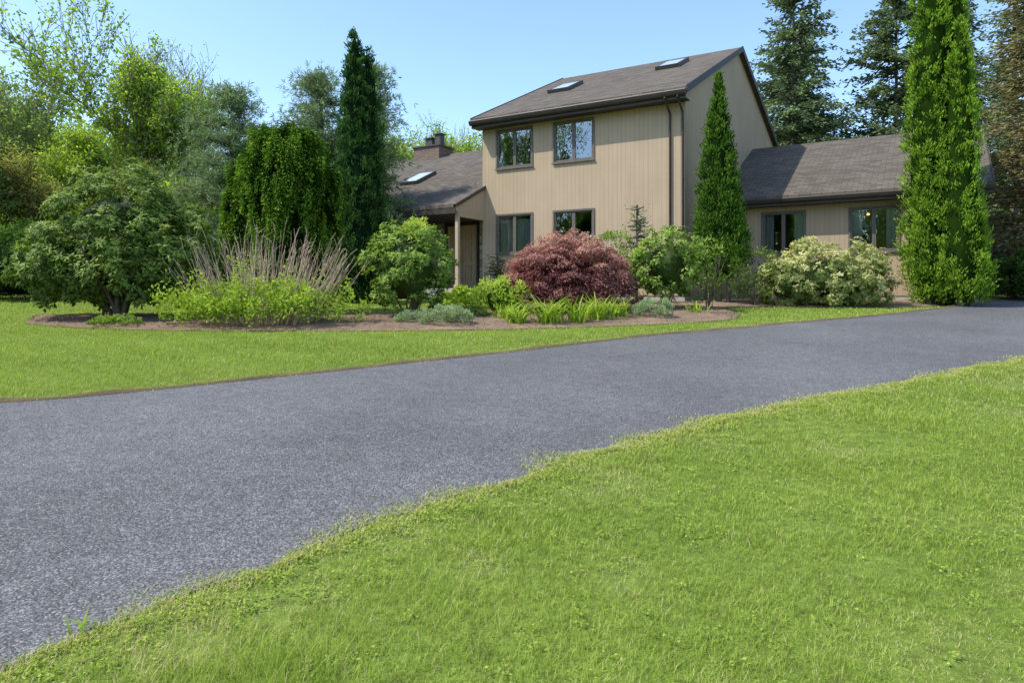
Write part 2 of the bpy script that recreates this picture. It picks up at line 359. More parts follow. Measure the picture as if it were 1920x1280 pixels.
C=np.column_stack([P,Z]); D=unit(rng.normal(size=(n,3))*[1,1,.3]); S=Soup(); S.leaves(rng,C,D,rng.uniform(.02,.06,n),rng.uniform(.01,.025,n),np.zeros(n),0,np.tile(UP,(n,1))+rng.normal(size=(n,3))*.3)
V2=np.concatenate([V,S.V[0]]); F2=np.concatenate([F,S.F[0]+len(V)])
struct(link('mulch_bed',quadmesh('mulch_bed',V2,F2,[MUL])),label='brown mulched planting bed')
A=cr([(-1.6,20.6),(2,18.6),(4.6,17.6),(6.5,17.5),(8.5,17.4),(10.3,17.6),(12.1,18.9)],80); Bc=cr([(-1.2,22.6),(2.2,20.9),(4.9,19.4),(6.3,21),(8.5,20.9),(10.5,20.0),(12.5,19.2)],80)
V,F=strip(wob(A,.05,9),Bc,20,.018,.03,.006,6); fbed=np.vstack([A,Bc[::-1]])
struct(link('foundation_bed',quadmesh('foundation_bed',V,F,[MUL])),label='mulched strip along the house wall')
xs=np.concatenate([np.linspace(-320,-32,10),np.arange(-30,31,1.0),np.linspace(33,320,10)]); ys=np.concatenate([np.linspace(-120,-10,6),np.arange(-8,30,.5),np.linspace(31,400,14)])
X,Y=np.meshgrid(xs,ys,indexing='ij'); V=np.stack([X,Y,gz(Y)],-1).reshape(-1,3); ny=len(ys); i,j=np.meshgrid(np.arange(len(xs)-1),np.arange(ny-1),indexing='ij'); i=i.ravel();j=j.ravel()
struct(link('ground',quadmesh('ground',V,np.stack([i*ny+j,(i+1)*ny+j,(i+1)*ny+j+1,i*ny+j+1],1),[GRD],smooth=True)),label='gently rising lawn ground')
# ------------------------------------------------------------ grass
rng=np.random.default_rng(21); S=Soup()
def vn(x,y,seed,sc):
    r=np.random.default_rng(seed); return sum(np.sin(x*sc*r.uniform(-1.5,1.5)+y*sc*r.uniform(-1.5,1.5)+r.uniform(0,6)) for _ in range(6))/3
hx=[(-16,0),(-16,13),(7.1,13),(7.1,3.5),(0,3.5),(0,0)]
Cx,Cy=4.80,19.5; ux,uy=.858,-.5136; vx,vy=.5136,.858
hpoly=[(Cx+a*ux+b*vx,Cy+a*uy+b*vy) for a,b in hx]
tc=np.column_stack([rng.uniform(-2,9,300),rng.uniform(2.2,10,300)]); ta=rng.uniform(-1,1,300); tr_=rng.uniform(.06,.24,300)
def tuft(x,y):
    o=np.zeros(len(x))
    for (cx,cy),a,r in zip(tc,ta,tr_): o+=a*np.exp(-((x-cx)**2+(y-cy)**2)/(r*r))
    return np.clip(o,-1.2,1.2)
dry=[(-.99,2.97,.17),(1.62,2.58,.22),(.75,4.5,.18),(.45,4.3,.13),(2.4,5.2,.18),(3.0,3.9,.14),(-.15,3.3,.11),(4.6,6.4,.32),(1.6,5.4,.16),(2.3,3.1,.13),(-.6,3.6,.13),(5.5,7.6,.32),(.5,3.2,.1),(-1.2,2.6,.11)]
for y0,y1,den,L,W in ((2.0,3.5,10500,.04,.0027),(3.5,5.5,6200,.042,.0036),(5.5,9,2900,.043,.005),(9,14,1250,.045,.008),(14,24,380,.045,.015),(24,34,60,.06,.04)):
    ar=(y1-y0)*(.78*(y0+y1)+2); n=int(ar*den); y=rng.uniform(y0,y1,n); x=rng.uniform(-1,1,n)*(.78*y+1)
    ind=pip(x,y,drv_poly)
    k=~(ind|pip(x,y,bed_poly)|pip(x,y,fbed)|pip(x,y,hpoly))
    thin=vn(x,y,5,2.5); k&=~((thin<-1.0)&(rng.random(n)<.55))
    dd=np.zeros(n)
    for cx,cy,r in dry: dd+=np.exp(-((x-cx)**2+(y-cy)**2)/(r*r)*(1+.5*np.sin(19*x+17*y)))
    dd=np.clip(dd,0,1); k&=~(rng.random(n)<dd*.65)
    x=x[k];y=y[k];dd=dd[k];n=len(x)
    tf=tuft(x,y) if y0<9 else np.zeros(n)
    patch=vn(x,y,6,1.2)*.08+vn(x,y,8,6)*.08+vn(x,y,18,.5)*.08+vn(x,y,28,15)*.07-tf*.14
    de=np.full(n,9.)
    if y0<16:
        for q in (near[::2],far[::2]):
            for c0 in range(0,n,20000):
                xx=x[c0:c0+20000,None]-q[None,:,0]; yy=y[c0:c0+20000,None]-q[None,:,1]
                de[c0:c0+20000]=np.minimum(de[c0:c0+20000],np.sqrt((xx*xx+yy*yy).min(1)))
    T=np.clip(.46+rng.normal(size=n)*.2+patch,0,.8)
    pe=.62*np.exp(-de/.25)+.07+.35*(vn(x,y,12,2.6)>.95)+dd*.95
    st=rng.random(n)<pe; T[st]=rng.uniform(.82,1,st.sum())
    hgt=L*rng.uniform(.45,1.3,n)*(.4+.6*np.clip(de/.4,0,1))*(1+.3*np.clip(vn(x,y,9,4),-1,1))*(1+.85*tf)*(1-.5*dd)
    S.straps(np.column_stack([x,y,gz(y)-.002]),rng.uniform(0,6.283,n),np.maximum(hgt,.008),W*rng.uniform(.7,1.3,n),rng.uniform(.1,1.2,n),rng.uniform(0,.4,n),2,T)
for q,n,sg_ in ((near,40000,.075),(far,9000,.03)):
    m=(q[:,1]>1.8)&(q[:,1]<14)&(np.abs(q[:,0])<13); q=q[m]; f=rng.uniform(0,len(q)-1.001,n)
    if sg_>.04: f=f*rng.uniform(.3,1,n)
    i=f.astype(int); fr=(f-i)[:,None]; p=q[i]*(1-fr)+q[i+1]*fr; tn=unit(q[i+1]-q[i]); nn=np.stack([-tn[:,1],tn[:,0]],1)
    w=.5+.5*np.clip(vn(p[:,0],p[:,1],14,7),-1,1); off=rng.normal(size=n)*sg_*(.25+1.3*w)-(.03 if sg_>.04 else -.02)
    p=p+nn*off[:,None]+rng.normal(size=(n,2))*.01; dist=p[:,1]
    T=np.where(rng.random(n)<.65,rng.uniform(.78,1,n),rng.uniform(.2,.75,n))
    S.straps(np.column_stack([p,gz(p[:,1])+.004]),rng.uniform(0,6.283,n),rng.uniform(.008,.03,n),.0012*dist*rng.uniform(.7,1.3,n)+.001,rng.uniform(.4,1.5,n),rng.uniform(.1,.5,n),2,T)
nc=1100; i=rng.integers(0,len(near),nc*3); q=near[i]; ok=(q[:,1]>2.1)&(q[:,1]<9)&(q[:,0]<8); q=q[ok][:nc]; c1=q+np.column_stack([np.abs(rng.normal(size=len(q)))*.16+.02,-np.abs(rng.normal(size=len(q)))*.16-.02])
c2=np.column_stack([rng.uniform(-1,6,700),rng.uniform(2.3,7,700)]); c2=c2[~pip(c2[:,0],c2[:,1],drv_poly)]; cc=np.vstack([c1,c2]); i=np.repeat(np.arange(len(cc)),14); n=len(i)
P=np.column_stack([cc[i]+rng.normal(size=(n,2))*.03,np.zeros(n)]); P[:,2]=gz(P[:,1])+rng.uniform(.012,.035,n)
S.leaves(rng,P,np.column_stack([rng.normal(size=(n,2)),rng.uniform(-.1,.5,n)]),rng.uniform(.01,.022,n),rng.uniform(.008,.014,n),rng.uniform(.25,.78,n),.1,np.tile(UP,(n,1))+rng.normal(size=(n,3))*.3)
g=link('grass',S.mesh('grass',F_grass)); struct(g,'stuff','short green lawn grass with straw flecks','grass')
def strapplant(name,label,cat,x,y,n,L,W,seed,mat,spread=.12,lean=(.3,.9),droop=(.2,.5),tt=(.3,.9),group=None):
    rng=np.random.default_rng(seed); S=Soup(); b=np.column_stack([rng.normal(size=n)*spread,rng.normal(size=n)*spread,np.zeros(n)])
    S.straps(b,rng.uniform(0,6.283,n),L*rng.uniform(.6,1.1,n),W*rng.uniform(.8,1.2,n),rng.uniform(*lean,n),rng.uniform(*droop,n),6,rng.uniform(*tt,n))
    o=link(name,S.mesh(name,mat),None,(x,y,gzs(y)+.02)); return tag(o,label,cat,group)
# ------------------------------------------------------------ HOUSE
H=thing('house','two storey tan wood sided house with brown shingle roofs','house',(Cx,Cy,1.2)); H.rotation_euler=(0,0,math.atan2(uy,ux))
DZ=.3
S1=.4626
WIN=[(-6.13,-4.88,4.07,5.23,'u'),(-4.07,-2.79,4.07,5.23,'u'),(-6.13,-4.88,1.34,2.53,'l'),(-4.07,-2.79,1.34,2.53,'l')]
b=B(); b.wall(-6.71,0,-.02,5.62,0,[w[:4] for w in WIN])
rt=lambda y:5.65+S1*(y+.45)-.1
bk=lambda y:8.68-.34*(y-6.1)-.1
for x in (0,-6.71):
    b.poly([(x,0,-.02),(x,13,-.02),(x,13,bk(13)),(x,6.1,8.58),(x,0,rt(0))])
b.poly([(-6.71,13,-.02),(0,13,-.02),(0,13,bk(13)),(-6.71,13,bk(13))])
b.poly([(-6.7,.15,2.78),(-.01,.15,2.78),(-.01,12.9,2.78),(-6.7,12.9,2.78)]); b.poly([(-6.7,.15,.1),(-.01,.15,.1),(-.01,12.9,.1),(-6.7,12.9,.1)])
b.obj('wall',[SID],H,DZ)
b=B(); b.box(-6.69,-.02,.02,12.9,-.8,-.02); b.obj('foundation',[CONC],H,DZ)
b=B(); b.prism_x([(-.45,5.65),(6.1,8.68),(13.3,8.68-.34*7.2),(13.3,8.68-.34*7.2-.1),(6.1,8.58),(-.45,5.55)],-6.86,.15)
mr=b.obj('roof',[SHG],H,DZ)
b=B(); b.box(-6.85,.14,-.44,-.405,5.33,5.548); b.box(-6.85,.14,-.405,-.003,5.35,5.37)
for x0,x1 in ((.151,.185),(-6.895,-6.861)):
    b.prism_x([(-.45,5.68),(6.1,8.71),(13.3,8.71-.34*7.2),(13.3,8.71-.34*7.2-.2),(6.1,8.51),(-.45,5.46)],x0,x1)
b.obj('fascia',[TRIM],H,DZ)
b=B(); b.prism_x([(-.445,5.42),(-.445,5.56),(-.57,5.57),(-.58,5.54),(-.55,5.46),(-.52,5.42)],-6.88,.17); b.obj('gutter',[TRIM],H,DZ)
WW=[(1.37,2.56,1.29,2.5,'w'),(3.82,5.04,1.29,2.5,'w')]
wr=lambda y:2.97+.473*(y-3.05)-.1
b=B(); b.wall(.004,7.06,-.02,3.05,3.5,[w[:4] for w in WW])
b.poly([(7.06,3.5,-.02),(7.06,13.5,-.02),(7.06,13.5,3.1),(7.06,8.5,5.45),(7.06,3.5,wr(3.5))])
b.poly([(0.004,13.5,-.02),(7.06,13.5,-.02),(7.06,13.5,3.1),(0.004,13.5,3.1)])
b.poly([(0.02,3.65,.1),(7.05,3.65,.1),(7.05,13.4,.1),(0.02,13.4,.1)]); b.poly([(0.02,3.65,2.75),(7.05,3.65,2.75),(7.05,13.4,2.75),(0.02,13.4,2.75)])
b.obj('wall',[SID],H,DZ)
b=B(); b.box(.01,7.04,3.52,13.4,-.8,-.02); b.obj('foundation',[CONC],H,DZ)
b=B(); b.prism_x([(3.05,2.97),(8.5,5.55),(13.9,3.0),(13.9,2.9),(8.5,5.45),(3.05,2.87)],.004,7.25); b.obj('roof',[SHG],H,DZ)
b=B(); b.box(.01,7.24,3.06,3.09,2.68,2.868); b.box(.01,7.24,3.09,3.497,2.69,2.71)
b.prism_x([(3.05,3.0),(8.5,5.58),(13.9,3.03),(13.9,2.83),(8.5,5.36),(3.05,2.74)],7.251,7.285); b.obj('fascia',[TRIM],H,DZ)
b=B(); b.prism_x([(3.055,2.76),(3.055,2.89),(2.94,2.9),(2.93,2.87),(2.96,2.79),(2.99,2.76)],.01,7.27); b.obj('gutter',[TRIM],H,DZ)
# left wing
b=B(); b.wall(-9.95,-6.714,-.02,3.7,.8,[(-8.78,-7.36,.21,2.5)],.1); b.obj('stone_wall',[STO],H,DZ,label='cream stone veneer entry wall')
b=B(); b.wall(-16,-9.95,-.02,3.7,.8,[(-13.4,-12.1,1.3,2.5)]); b.poly([(-16,.8,-.02),(-16,11,-.02),(-16,11,3.4),(-16,5.5,5.95),(-16,.8,3.7)])
b.poly([(-16,11,-.02),(-6.72,11,-.02),(-6.72,11,3.4),(-16,11,3.4)]); b.poly([(-16,.95,2.75),(-6.72,.95,2.75),(-6.72,10.9,2.75),(-16,10.9,2.75)])
b.obj('wall',[SIDB],H,DZ)
b=B(); b.prism_x([(-1.63,2.78),(5.5,6.08),(12,3.1),(12,3.0),(5.5,5.98),(-1.63,2.68)],-16.3,-6.714); b.poly([(-6.714,-1.63,2.78),(-6.62,-1.63,2.78),(-6.62,-.004,3.532),(-6.714,-.004,3.532)]); lr=b.obj('roof',[SHG],H,DZ)
b=B(); b.box(-16.3,-6.64,-1.62,-1.59,2.5,2.675); b.prism_x([(-1.63,2.80),(-.004,3.55),(-.004,3.43),(-1.63,2.68)],-6.62,-6.59); b.box(-16.2,-6.75,-1.5,.79,2.5,2.52)
b.obj('fascia',[TRIM],H,DZ)
b=B(); b.prism_x([(-1.58,2.56),(-.004,2.56),(-.004,3.42),(-1.55,2.71)],-6.70,-6.64); b.box(-6.74,-6.64,-1.5,-.004,2.42,2.558)
b.obj('porch_gable',[SID],H,DZ)
b=B(); b.box(-6.75,-6.64,-1.49,-1.38,.2,2.49); b.box(-6.78,-6.61,-1.52,-1.35,.2,.32); b.obj('porch_post',[TANP],H,DZ,bevel=.008)
b=B(); b.box(-10.6,-5.6,-1.75,-.003,-.05,.2); b.box(-10.6,-6.72,-.003,.78,-.05,.2); b.box(-9.8,-5.9,-2.15,-1.75,-.5,.03); b.box(-10.5,-5.7,-1.7,-.01,-.5,-.052); b.obj('porch_step',[CONC],H,DZ,bevel=.01)
b=B(); b.box(-8.78,-8.70,.72,.84,.21,2.5,1); b.box(-7.44,-7.36,.72,.84,.21,2.5,1); b.box(-8.70,-7.44,.72,.84,2.40,2.5,1)
b.box(-8.699,-7.441,.87,.89,.21,2.4,1)
for x0,x1 in ((-8.69,-8.085),(-8.055,-7.45)):
    b.box(x0,x0+.09,.80,.85,.22,2.39); b.box(x1-.09,x1,.80,.85,.22,2.39); xm=(x0+x1)/2; b.box(xm-.035,xm+.035,.801,.849,.22,2.39)
    for z0,z1 in ((.22,.42),(1.02,1.14),(1.8,1.9),(2.29,2.39)): b.box(x0+.09,xm-.035,.80,.85,z0,z1); b.box(xm+.035,x1-.09,.80,.85,z0,z1)
    b.box(x0+.05,x1-.05,.845,.862,.25,2.37)
    for z0,z1 in ((.47,.97),(1.19,1.75),(1.95,2.24)):
        for q0,q1 in ((x0+.12,xm-.065),(xm+.065,x1-.12)): b.box(q0,q1,.825,.844,z0,z1)
dr=b.obj('door',[DOORM,TRIM],H,DZ,label='tan panelled double entry door')
b=B()
for x in (-8.13,-8.01): b.box(x-.022,x+.022,.76,.80,1.1,1.36); b.box(x-.015,x+.015,.725,.76,1.2,1.24)
b.obj('handle',[BRASS],dr,DZ)
b=B(); b.box(-9.25,-9.09,.66,.78,1.95,2.25); b.box(-9.28,-9.06,.64,.79,2.25,2.29); b.box(-9.2,-9.14,.7,.74,2.29,2.37); b.obj('wall_lantern',[METAL],H,DZ)
def window(x0,x1,z0,z1,y,kind):
    c=B(); t=.055; yo=y-.03; yi=y-.002
    c.box(x0-t,x0,yo,yi,z0-t,z1+t); c.box(x1,x1+t,yo,yi,z0-t,z1+t); c.box(x0,x1,yo,yi,z1,z1+t); c.box(x0,x1,yo,yi,z0-t,z0)
    xm=(x0+x1)/2; s=.04; ya,yb=y+.005,y+.05
    for a,d in ((x0+.004,xm-.012),(xm+.012,x1-.004)):
        c.box(a,a+s,ya,yb,z0+.004,z1-.004); c.box(d-s,d,ya,yb,z0+.004,z1-.004); c.box(a+s,d-s,ya,yb,z1-s,z1-.004); c.box(a+s,d-s,ya,yb,z0+.004,z0+s)
    c.box(xm-.0115,xm+.0115,y+.001,yb,z0+.002,z1-.002)
    w=c.obj('window',[WTR],H,DZ)
    f=B(); f.box(x0-t-.02,x1+t+.02,y-.06,yo-.001,z0-t-.02,z0-t+.015); f.obj('sill',[WTR],w,DZ)
    p=B()
    for a,d in ((x0+.004,xm-.012),(xm+.012,x1-.004)): p.poly([(a+s-.003,y+.03,z0+s-.003),(d-s+.003,y+.03,z0+s-.003),(d-s+.003,y+.03,z1-s+.003),(a+s-.003,y+.03,z1-s+.003)])
    p.obj('pane',[GLS],w,DZ)
    def drape(a,d,zb,zt):
        q=B(); n=max(6,int((d-a)/.025))
        for i in range(n):
            xa=a+(d-a)*i/n; xb=a+(d-a)*(i+1)/n
            q.poly([(xa,y+.17+.018*math.sin(i*1.4),zb),(xb,y+.17+.018*math.sin((i+1)*1.4),zb),(xb,y+.17+.018*math.sin((i+1)*1.4),zt),(xa,y+.17+.018*math.sin(i*1.4),zt)])
        q.obj('curtain',[WHT],w,DZ)
    if kind=='l': drape(x0,x1,z0,z0+.9*(z1-z0)) if x0<-5 else drape(x0,x1,z0,z0+.45*(z1-z0))
    elif kind=='w': drape(x0,x0+.3,z0,z1); drape(x1-.3,x1,z0,z1)
    else: drape(x0,x0+.14,z0,z1)
for w in WIN: window(*w[:4],0,w[4])
for w in WW: window(*w[:4],3.5,w[4])
window(-13.4,-12.1,1.3,2.5,.8,'l')
def skylight(parent,a,bb,z,sl):
    c=B(); w,l=.4,.66; th=math.atan(sl); cs,sn=math.cos(th),math.sin(th)
    def T(u,v,h): return (a+u,bb+v*cs-h*sn,z+v*sn+h*cs)
    def bx(u0,u1,v0,v1,h0,h1,mi):
        n=len(c.v); c.v+=[T(u0,v0,h0),T(u1,v0,h0),T(u1,v1,h0),T(u0,v1,h0),T(u0,v0,h1),T(u1,v0,h1),T(u1,v1,h1),T(u0,v1,h1)]
        for f in ((0,3,2,1),(4,5,6,7),(0,1,5,4),(1,2,6,5),(2,3,7,6),(3,0,4,7)): c.f.append(tuple(n+i for i in f)); c.m.append(mi)
    bx(-w,-w+.06,-l,l,-.02,.13,0); bx(w-.06,w,-l,l,-.02,.13,0); bx(-w+.06,w-.06,-l,-l+.06,-.02,.13,0); bx(-w+.06,w-.06,l-.06,l,-.02,.13,0)
    bx(-w+.06,w-.06,-l+.06,l-.06,.02,.115,1)
    c.obj('skylight',[METAL,SKYG],parent,DZ)
for a,y in ((-5.16,2.95),(-1.75,4.25)): skylight(mr,a,y,5.65+S1*(y+.45),S1)
skylight(lr,-10.7,1.7,2.78+S1*(1.7+1.63),S1)
b=B(); b.box(-13.5,-12.15,4.9,5.9,5.3,6.36); b.box(-13.56,-12.09,4.84,5.96,6.36,6.42,1)
b.box(-13.1,-12.75,5.2,5.5,6.42,6.75,1); b.box(-13.16,-12.69,5.14,5.56,6.78,6.82,1); b.box(-12.6,-12.3,5.2,5.5,6.42,6.88,1); b.box(-12.66,-12.24,5.14,5.56,6.92,6.96,1)
for x in (-13.08,-12.8,-12.58,-12.35): b.box(x,x+.03,5.2,5.23,6.7,6.93,1)
b.obj('chimney',[BRK,METAL],lr,DZ)
def dsp(a,y,zt,yg):
    r=.032; pts=[(a,yg,zt),(a,yg,zt-.06),(a,y,zt-.36),(a,y,.1),(a,y-.18,-.02)]
    segs=[(np.array(p),np.array(q),r,r) for p,q in zip(pts,pts[1:])]
    segs=[(p+[0,0,DZ],q+[0,0,DZ],x,z) for p,q,x,z in segs]
    link('downspout',tubemesh('downspout',segs,TRIM,6),H)
dsp(-.42,-.05,5.43,-.5); dsp(-.06,-.05,5.43,-.5); dsp(6.9,3.45,2.78,3.0)
lm,nt,out=newmat('lamp_glow'); e=N(nt,'ShaderNodeEmission'); e.inputs[0].default_value=(1,.55,.2,1); e.inputs[1].default_value=3; nt.links.new(e.outputs[0],out.inputs[0])
Sx=Soup(); Sx.core(None,(4.22,4.4,2.42+DZ),(.05,.05,.04),0,12,8,0); link('ceiling_lamp',Sx.mesh('ceiling_lamp',lm),H)
# ------------------------------------------------------------ PLANTS
def mound(S,rng,c,rad,ncl,crad,per,L,W,up=.2,low=-.3,tb=.3,tr=.35,inner=.75,outw=.7,whorl=0,zmin=None):
    c=np.array(c);rad=np.array(rad); d=runit(rng,ncl*3); d=d[d[:,2]>low][:ncl]; ncl=len(d)
    k=rng.uniform(inner,1,ncl)*(1+.08*np.sin(d[:,0]*7+d[:,2]*5)); cen=c+d*(rad-crad*.6)*k[:,None]
    i=np.repeat(np.arange(ncl),per); n=len(i); o=unit(runit(rng,n)+d[i]*outw)
    P=cen[i]+o*(crad*rng.uniform(.3,1,n)**.6)[:,None]*rng.uniform(.7,1.2,ncl)[i][:,None]
    P[:,2]=np.maximum(P[:,2],.05)
    tc=rng.uniform(-.14,.14,ncl)[i]
    if whorl:
        ax=unit(o+UP*.6); n2=n*whorl; j=np.repeat(np.arange(n),whorl); r=unit(np.cross(ax[j],runit(rng,n2)))
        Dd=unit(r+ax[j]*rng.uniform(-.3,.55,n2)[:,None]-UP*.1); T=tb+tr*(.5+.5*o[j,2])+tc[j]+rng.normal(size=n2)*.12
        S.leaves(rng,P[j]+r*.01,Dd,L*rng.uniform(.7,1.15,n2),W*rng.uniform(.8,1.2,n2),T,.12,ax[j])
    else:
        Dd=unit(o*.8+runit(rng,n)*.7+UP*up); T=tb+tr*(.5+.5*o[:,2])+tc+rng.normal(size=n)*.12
        S.leaves(rng,P,Dd,L*rng.uniform(.6,1.2,n),W*rng.uniform(.7,1.2,n),T)
def stems(rng,n,h,sp,r,z0=0,base=.12):
    sg=[]
    for k in range(n):
        a=rng.uniform(0,6.28); d=np.array([math.cos(a)*sp,math.sin(a)*sp,0]); p=np.array([math.cos(a)*base*rng.random(),math.sin(a)*base*rng.random(),z0-.05]); m=5; rr=r*rng.uniform(.6,1)
        for s in range(m):
            q=p+d*h/m*(.5+s*.25)*rng.uniform(.6,1.2)+np.array([rng.normal()*.03,rng.normal()*.03,h/m]); sg.append((p,q,rr*(1-s/m*.7),rr*(1-(s+1)/m*.7))); p=q
    return sg
def shrub(name,label,x,y,crownfn,mat,seed,stem=(7,1.0,.5,.03),sname='stem',cname='foliage',cat='shrub',group=None,bark=BARK,base=.12):
    rng=np.random.default_rng(seed); T=thing(name,label,cat,(x,y,gzs(y)+.03),group)
    S=Soup(); crownfn(S,rng); link(cname,S.mesh(cname,mat),T)
    if stem: link(sname,tubemesh(sname,stems(rng,*stem,base=base),bark),T)
    return T
def f(S,r):
    S.core(r,(0,0,1.7),(.8,.75,.75),.12); S.core(r,(.7,0,1.35),(.45,.5,.45),.12); S.core(r,(-.75,0,1.1),(.45,.5,.4),.12)
    for c,rad,n in (((-.1,0,1.8),(1.3,1.3,1.42),125),((.9,0,1.35),(1.0,1.1,1.15),80),((-.95,-.1,1.05),(1.0,1.0,1.0),80),((.2,-.5,.9),(1.3,.8,.75),60)):
        mound(S,r,c,rad,n,.3,16,.125,.042,low=-.75,whorl=7,tb=.3,tr=.5)
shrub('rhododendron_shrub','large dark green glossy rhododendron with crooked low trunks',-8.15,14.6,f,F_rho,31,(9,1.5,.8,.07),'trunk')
def f(S,r):
    S.core(r,(0,0,1.0),(.55,.55,.6),.1)
    mound(S,r,(0,0,1.02),(.98,.95,1.0),110,.22,12,.095,.034,low=-.8,whorl=7,tb=.32,tr=.45)
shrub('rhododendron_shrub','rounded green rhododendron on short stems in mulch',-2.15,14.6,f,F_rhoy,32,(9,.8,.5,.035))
def f(S,r): mound(S,r,(0,0,1.6),(.36,.35,.62),30,.14,30,.09,.035,low=-.8,tb=.6,tr=.35,up=.8)
shrub('yellow_green_shrub','tall bright yellow green leafy shrub',-2.25,16.3,f,F_yel,33,(12,1.9,.15,.015))
# twiggy shrub
def f(S,r):
    mound(S,r,(0,0,.33),(1.85,1.0,.55),150,.17,46,.065,.038,low=-.2,tb=.3,tr=.42,up=.5,inner=.45)
    for k in range(130):
        a=r.uniform(0,6.28); q=r.uniform(.1,1.0); c=(math.cos(a)*q*1.85,math.sin(a)*q,.0); h=r.uniform(.45,1.3)*(1.15-q*.55); m=42; s=r.uniform(.2,1,m)
        P=np.array(c)+np.stack([s*.25*math.cos(a),s*.12*math.sin(a),s*h],-1)+r.normal(size=(m,3))*.055; S.leaves(r,P,runit(r,m)+UP*.3,r.uniform(.045,.08,m),.038,.4+.38*s+r.uniform(-.14,.1)+r.normal(size=m)*.12)
T=shrub('twiggy_shrub','twiggy shrub with pale bare upright stems above yellow green leaves',-4.75,13.4,f,F_yel,34,None)
rng=np.random.default_rng(35); sg=[]
for k in range(230):
    a=rng.uniform(0,6.28); l=rng.uniform(1.3,2.0); q=rng.uniform(.0,1.0)**.6
    sx=math.cos(a)*q; sy=math.sin(a)*q*.6
    d=unit(np.array([sx*.95,sy*.8,1.0])); p=np.array([sx*1.0,sy*.6,0.]); r0=rng.uniform(.006,.011); l*=1-.14*q
    for s in range(5):
        d=unit(d+rng.normal(size=3)*.06+UP*.06); e=p+d*l/5; sg.append((p,e,r0*(1-s*.15),r0*(1-(s+1)*.15)))
        if s>=2 and rng.random()<.4:
            tw=unit(d+rng.normal(size=3)*.35); sg.append((e,e+tw*rng.uniform(.1,.25),r0*.5,r0*.3))
        p=e
link('stem',tubemesh('stem',sg,STEM,4),T)
# japanese maple
def f(S,r):
    S.core(r,(0,0,.7),(1.0,.82,.52),.05)
    def drop(c,rad,n,per,lo):
        d=runit(r,n*3); d=d[d[:,2]>lo][:n]; lay=r.uniform(.78,1.03,len(d)); cen=np.array(c)+d*np.array(rad)*lay[:,None]
        i=np.repeat(np.arange(len(d)),per); m=len(i); out=unit(d*[1,1,.15]+1e-3); wd=r.uniform(.7,1.4,len(d))[i]
        off=out[i]*(r.uniform(-.1,.22,m)*wd)[:,None]+np.cross(out,UP)[i]*(r.normal(size=m)*.15*wd)[:,None]; dist=np.linalg.norm(off,axis=1)
        P=cen[i]+off; P[:,2]+=.06-1.9*dist**2+r.normal(size=m)*.015
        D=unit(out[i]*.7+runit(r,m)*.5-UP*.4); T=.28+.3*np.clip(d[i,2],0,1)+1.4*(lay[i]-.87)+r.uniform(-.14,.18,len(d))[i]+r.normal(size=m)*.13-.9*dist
        S.leaves(r,P,D,.075*r.uniform(.6,1.2,m),.022,T+.17,.1,UP+r.normal(size=(m,3))*.5)
    drop((0,0,.64),(1.3,1.05,1.06),270,140,-.2); drop((-.3,-.1,.5),(1.1,.95,.88),100,110,-.3); drop((.7,-.2,.35),(.7,.75,.72),70,110,-.2)
shrub('japanese_maple','low mounded weeping red japanese maple in mulch bed',1.25,16.0,f,F_map,36,(6,.8,.6,.05),'trunk','crown','tree')
def f(S,r):
    S.core(r,(0,0,1.0),(.45,.45,.5),.1)
    mound(S,r,(0,0,1.1),(.88,.85,.95),95,.2,11,.1,.036,low=-.85,whorl=7,tb=.34,tr=.45)
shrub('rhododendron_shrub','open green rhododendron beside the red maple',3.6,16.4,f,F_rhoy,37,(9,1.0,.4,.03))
def f(S,r):
    S.core(r,(0,0,.9),(.45,.4,.5)); mound(S,r,(0,0,1.0),(.85,.8,.95),60,.22,60,.08,.035,low=-.7,tb=.3,tr=.4)
shrub('azalea_shrub','loose grey green shrub near the house wall',2.5,18.4,f,F_rhoy,38,(8,1.0,.4,.025))
def f(S,r): mound(S,r,(0,0,.95),(.45,.45,.9),38,.18,28,.09,.035,low=-.9,tb=.3,tr=.4)
shrub('leggy_shrub','leggy dark leaved shrub under the narrow cypress',4.75,17.0,f,F_rhoy,39,(9,1.3,.25,.02))
def f(S,r): mound(S,r,(0,0,.75),(.7,.6,.75),45,.2,40,.1,.038,low=-.9,tb=.25,tr=.35)
shrub('leggy_shrub','small dark leaved shrub beside the wing wall',6.2,18.0,f,F_rho,40,(9,1.0,.3,.02))
def f(S,r):
    S.core(r,(0,0,.4),(.3,.3,.3)); mound(S,r,(0,0,.42),(.6,.55,.42),36,.15,40,.08,.035,low=-.5,tb=.5,tr=.4)
shrub('yellow_green_shrub','small bright green shrub in front of the maple',-.25,15.0,f,F_yel,41,(6,.5,.5,.015))
def f(S,r):
    S.core(r,(.1,0,.65),(1.1,.6,.45),.1); S.core(r,(-.95,0,.5),(.4,.4,.3),.1)
    mound(S,r,(.15,0,.78),(1.6,1.0,.95),210,.2,12,.085,.032,low=-.95,whorl=8,tb=.36,tr=.5)
    mound(S,r,(-1.0,0,.58),(.78,.7,.7),65,.19,11,.085,.032,low=-.95,whorl=8,tb=.28,tr=.45); mound(S,r,(.9,-.2,.5),(.85,.7,.6),60,.19,11,.085,.032,low=-.9,whorl=8,tb=.34,tr=.45)
shrub('pieris_shrub','wide rounded shrub covered in cream yellow new leaves',7.95,18.0,f,F_pie,42,(9,.6,.8,.03))
